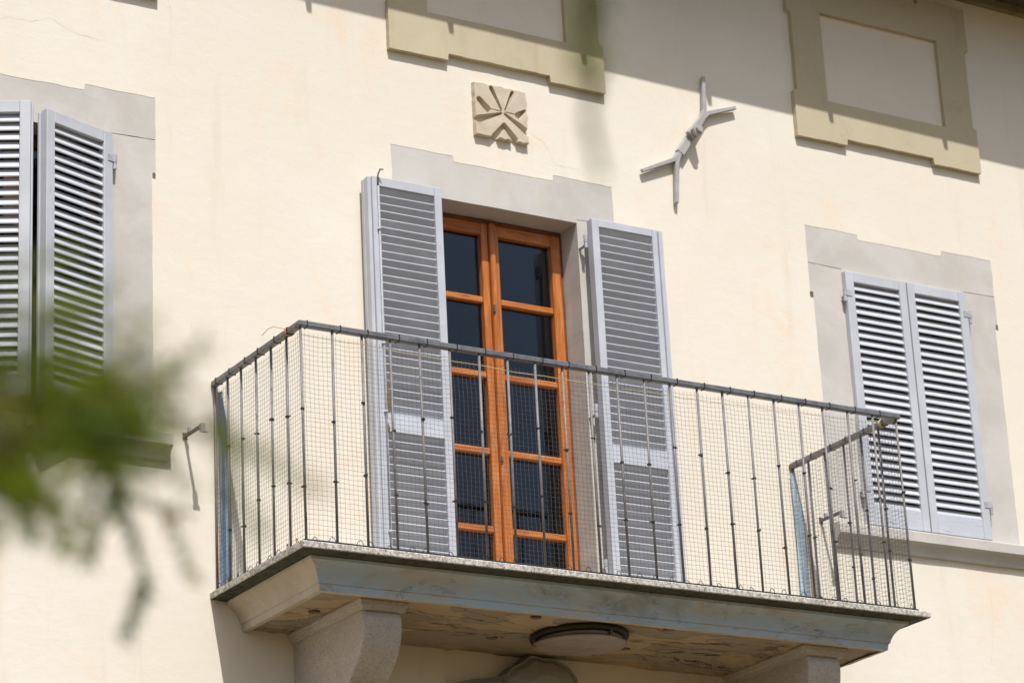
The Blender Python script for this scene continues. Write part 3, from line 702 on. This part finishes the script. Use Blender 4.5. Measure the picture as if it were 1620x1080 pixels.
for i in range(N):
    for j in range(N): bm.faces.new((G[i][j], G[i + 1][j], G[i + 1][j + 1], G[i][j + 1]))
finish('relief', bm, 'carved', plq)

# ------------------------------------------------------------------ wall anchor
anc = thing('wall_anchor', 'forked wrought iron tie-rod anchor plate bolted to the plaster wall', 'wall anchor', (2.86, 0, 2.80))
L3 = lambda x, z, y: (x - 2.86, y, z - 2.80)
def fork(name, pts, y, wd, ht):
    """flat bar bent through points lying on the wall"""
    bm = bmesh.new(); P = [Vector(L3(a, b, y)) for a, b in pts]; rows = []
    for i, p in enumerate(P):
        t = (P[min(i + 1, len(P) - 1)] - P[max(0, i - 1)]).normalized(); s = Vector((t.z, 0, -t.x)); k = .75 if i == len(P) - 1 else 1
        rows.append([bm.verts.new(p + s * wd * k / 2 * a + Vector((0, b * ht * k / 2, 0))) for a, b in ((-1, -1), (1, -1), (1, 1), (-1, 1))])
    for A, B in zip(rows, rows[1:]):
        for k in range(4): bm.faces.new((A[k], A[(k + 1) % 4], B[(k + 1) % 4], B[k]))
    bm.faces.new(rows[0]); bm.faces.new(rows[-1][::-1])
    bmesh.ops.bevel(bm, geom=[e for e in bm.edges], offset=.003, segments=1, affect='EDGES', profile=.5)
    return finish(name, bm, 'anchor', anc)
fork('shank', [(2.775, 2.672), (2.945, 2.915)], -.026, .050, .030)
fork('prong', [(2.936, 2.90), (2.961, 2.96), (2.972, 3.168)], -.023, .026, .029); fork('prong', [(2.926, 2.893), (2.985, 2.95), (3.176, 3.020)], -.0225, .026, .029)
fork('prong', [(2.79, 2.70), (2.742, 2.632), (2.520, 2.527)], -.0235, .026, .029); fork('prong', [(2.782, 2.69), (2.752, 2.62), (2.733, 2.376)], -.023, .026, .029)
beam('bolt_block', L3(2.838, 2.778, -.048), L3(2.862, 2.812, -.048), .058, .030, 'anchor', anc, (0, -1, 0), .004)
tube('nut', [L3(2.864, 2.806, -.03), L3(2.864, 2.806, -.092)], .032, 'anchor', anc, 6, False); tube('bolt', [L3(2.864, 2.806, -.092), L3(2.864, 2.806, -.112)], .018, 'anchor', anc, 10, False)

# ------------------------------------------------------------------ iron brackets beside the two sills
def wall_bracket(x, z, lab):
    b = thing('wall_bracket', lab, 'bracket', (x, 0, z), 0, 'iron brackets beside the window sills')
    box('wall_plate', (-.012, .012, -.006, .002, -.02, .014), 'iron', b, .002)
    beam('arm', (0, -.004, -.004), (.004, -.165, -.004), .013, .016, 'iron', b, (0, 0, 1), .002)
    bm = bmesh.new(); add_box(bm, -.006, .016, -.190, -.166, -.034, .006, .002); add_box(bm, -.010, .024, -.198, -.184, -.040, -.0345, .001); finish('clamp', bm, 'anchor', b)
    box('stop_tab', (-.007, .008, -.052, -.038, .004, .026), 'hinge', b, .001)
wall_bracket(-.152, .715, 'angled iron bracket on bare plaster right of the left window sill, behind branches'); wall_bracket(3.532, .712, 'angled iron bracket seen through the netting left of the right window sill')

# ------------------------------------------------------------------ carved crest under the balcony
cr = thing('carved_crest', 'weathered carved stone crest on the shaded wall below the balcony lamp', 'carving', (1.62, 0, -.5))
def block(name, outline, y0, steps, par):
    bm = bmesh.new(); cx = sum(a for a, b in outline) / len(outline); cz = sum(b for a, b in outline) / len(outline); rows = []
    for k, (s, y) in enumerate(steps):
        rows.append([bm.verts.new((cx + (a - cx) * s + .006 * noise.noise(Vector((a * 20, b * 20, k))) - 1.62, y, cz + (b - cz) * s + .5)) for a, b in jit(outline, .004, .03)])
    for A, B in zip(rows, rows[1:]):
        for i in range(len(A)): bm.faces.new((A[i], A[(i + 1) % len(A)], B[(i + 1) % len(B)], B[i]))
    bm.faces.new(rows[-1]); bmesh.ops.triangulate(bm, faces=[f for f in bm.faces if len(f.verts) > 4])
    return finish(name, bm, 'crest', par)
block('shell', [(1.475, -.30), (1.515, -.262), (1.575, -.232), (1.625, -.195), (1.70, -.20), (1.77, -.198), (1.85, -.235), (1.895, -.285), (1.91, -.36), (1.88, -.50), (1.80, -.62), (1.68, -.68), (1.57, -.62), (1.49, -.48)], 0, ((1.0, .004), (1.0, -.05), (.96, -.085), (.90, -.075), (.78, -.10), (.4, -.12)), cr)
block('scroll', [(1.18, -.37), (1.30, -.335), (1.40, -.318), (1.50, -.30), (1.52, -.40), (1.44, -.52), (1.30, -.55), (1.20, -.47)], 0, ((1.0, .004), (1.0, -.04), (.94, -.06), (.85, -.05), (.6, -.075)), cr)

# ------------------------------------------------------------------ conifer in the foreground, out of focus
tree = thing('conifer_tree', 'out-of-focus green conifer branches hanging into the foreground at lower left', 'tree', (0, 0, 0))
TB = ray_at(-1150, 700, 2.9); base = Vector((TB.x, TB.y, GZ)); tree.location = base
T = lambda p: p - base
tp = [base + Vector((.03 * math.sin(i * 1.3), .03 * math.cos(i * 1.7), i * .45)) for i in range(10)]
tube('trunk', [T(p) for p in tp], [.15 - .012 * i for i in range(10)], 'bark', tree, 12)
tw = bmesh.new(); nd = bmesh.new(); RT = random.Random(21)
def needle(p, d, L, wdt):
    s = d.cross(Vector((RT.uniform(-1, 1), RT.uniform(-1, 1), RT.uniform(-1, 1)))).normalized() * wdt
    a = nd.verts.new(p - s * .5); b = nd.verts.new(p + d * L * .5 - s); c = nd.verts.new(p + d * L); e = nd.verts.new(p + d * L * .5 + s); nd.faces.new((a, b, c, e))
def spray(path, r, dens, L, sub=0.0, wdt=.0016):
    """a twig along a polyline, clothed in needles; sub adds short side shoots"""
    path = [Vector(p) for p in path]; add_tube(tw, [T(p) for p in path], [r * (1 - .7 * i / (len(path) - 1)) for i in range(len(path))], 5)
    for a, b in zip(path, path[1:]):
        d = (b - a); n = max(1, int(d.length * dens * 1.15)); d.normalize()
        for i in range(n):
            p = a.lerp(b, (i + RT.random()) / n); q = Vector((RT.gauss(0, 1), RT.gauss(0, 1), RT.gauss(0, 1))); q -= q.dot(d) * d
            if q.length < .01: continue
            needle(T(p), (d * .8 + q.normalized()).normalized(), L * RT.uniform(.5, 1.05), wdt)
            if sub and RT.random() < sub * .6:
                q2 = (d * .7 + q.normalized() * .8 + Vector((0, 0, -.25))).normalized(); ll = RT.uniform(.025, .065)
                spray([p, p + q2 * ll * .5, p + q2 * ll + Vector((0, 0, -.01))], r * .4, dens * 1.25, L, 0, wdt)
def px_path(pts, dep, n=3):
    P = [ray_at(x, y, dep * .86 + dd) for x, y, dd in pts]; out = []
    for a, b in zip(P, P[1:]):
        out += [a.lerp(b, i / n) for i in range(n)]
    return out + [P[-1]]
J = lambda q: RT.uniform(-q, q)
# (pixel path with depth offsets, base depth, twig radius, needles per metre, needle length, side-shoot chance)
SPR = [([(-330, 600, .2), (-120, 610, 0), (20, 640, 0), (130, 680, 0)], 2.2, .005, 520, .022, .05),
       ([(-150, 540, 0), (0, 565, 0), (110, 580, 0), (215, 560, .05)], 2.1, .003, 420, .022, .05),
       ([(-120, 640, 0), (30, 640, 0), (150, 635, 0), (275, 650, .05)], 2.2, .003, 560, .022, .06),
       ([(-120, 690, 0), (0, 690, 0), (120, 700, 0), (215, 710, .05)], 2.15, .003, 480, .022, .05),
       ([(60, 610, 0), (170, 625, 0), (265, 610, .1)], 2.3, .0025, 480, .020, .04),
       ([(100, 640, 0), (200, 670, 0), (270, 700, .1)], 2.3, .0025, 480, .020, .04),
       ([(150, 660, 0), (230, 700, 0), (310, 780, 0)], 2.5, .0022, 560, .018, .02),
       ([(130, 690, 0), (170, 740, 0), (205, 830, 0), (242, 940, 0)], 2.95, .0060, 800, .019, .04),
       ([(140, 730, 0), (200, 785, 0), (250, 800, 0), (305, 818, 0)], 3.0, .0030, 620, .015, .04),
       ([(-90, 690, 0), (-10, 745, 0), (30, 795, 0), (60, 852, 0)], 2.85, .005, 950, .02, .06),
       ([(-60, 730, 0), (20, 745, 0), (85, 800, 0)], 2.7, .003, 760, .022, .06),
       ([(-120, 455, 0), (-10, 475, 0), (60, 480, 0), (125, 500, .05)], 1.95, .003, 430, .022, .03),
       ([(-90, 430, 0), (20, 430, 0), (125, 400, .05)], 2.1, .002, 420, .022, .0),
       ([(-90, 510, 0), (60, 510, 0), (180, 450, .05)], 2.0, .0025, 380, .022, .0),
       ([(30, 520, 0), (150, 520, 0), (250, 505, .05)], 2.1, .002, 420, .022, .0),
       ([(190, 620, 0), (245, 610, 0), (295, 555, 0)], 2.1, .002, 220, .018, .0),
       ([(335, 640, 0), (360, 720, 0), (375, 800, 0), (425, 850, 0)], 2.2, .003, 520, .020, .0),
       ([(250, 640, .2), (390, 715, 0), (505, 775, 0)], 2.1, .0028, 380, .020, .0),
       ([(560, -420, 0), (880, -260, 0), (935, -80, 0), (945, 40, 0), (940, 120, 0)], 2.0, .004, 420, .022, .03),
       ([(940, 100, 0), (934, 180, 0), (948, 285, 0)], 2.0, .0055, 150, .014, .0)]
for pts, dep, r, dens, L, sub in SPR:
    spray(px_path([(x + J(6), y + J(6), dd + J(.02)) for x, y, dd in pts], dep), r, dens, L, sub)
for k in range(22):      # dense middle of the bough
    x, y = RT.uniform(-100, 130), RT.uniform(565, 760); dep = RT.uniform(2.0, 2.5)
    spray(px_path([(x, y, 0), (x + RT.uniform(30, 60), y + J(25), J(.05)), (x + RT.uniform(70, 120), y + RT.uniform(-25, 45), J(.08))], dep), .0025, 560, .021, .04)
# limbs that carry those sprays from the trunk, and more limbs round the tree, out of the picture
def limb(a, b, r):
    m = a.lerp(b, .5) + Vector((0, 0, .08)); add_tube(tw, [T(a), T(m), T(b)], [r, r * .7, r * .35], 7)
limb(tp[5], ray_at(-330, 600, 2.1), .035)
for t in ((-150, 560, 2.1), (-120, 640, 2.3), (-120, 690, 2.15), (-120, 455, 2.0), (-90, 690, 2.4)): limb(ray_at(-330, 600, 2.1), ray_at(t[0], t[1], t[2] * .86), .007)
limb(ray_at(-120, 690, 1.85), ray_at(335, 640, 1.81), .0022)
limb(tp[7], ray_at(-300, -500, 1.95), .03); limb(ray_at(-300, -500, 1.95), ray_at(560, -420, 1.72), .008)
for k in range(26):
    z = RT.uniform(2.2, 3.9); a = RT.uniform(math.pi * .55, math.pi * 1.28); s = base + Vector((0, 0, z)); ln = (4.6 - z) * .55
    d = Vector((math.cos(a), math.sin(a), -.15)); e = s + d * ln; limb(s, e, .022)
    for q in range(9):
        p = s.lerp(e, .3 + .08 * q) ; dd = (d + Vector((J(.9), J(.9), J(.3)))).normalized(); spray([p, p + dd * .15, p + dd * .28 + Vector((0, 0, -.05))], .003, 300, .024, .04, .002)
finish('branches', tw, 'bark', tree, True)
o = finish('foliage', nd, 'needles', tree)
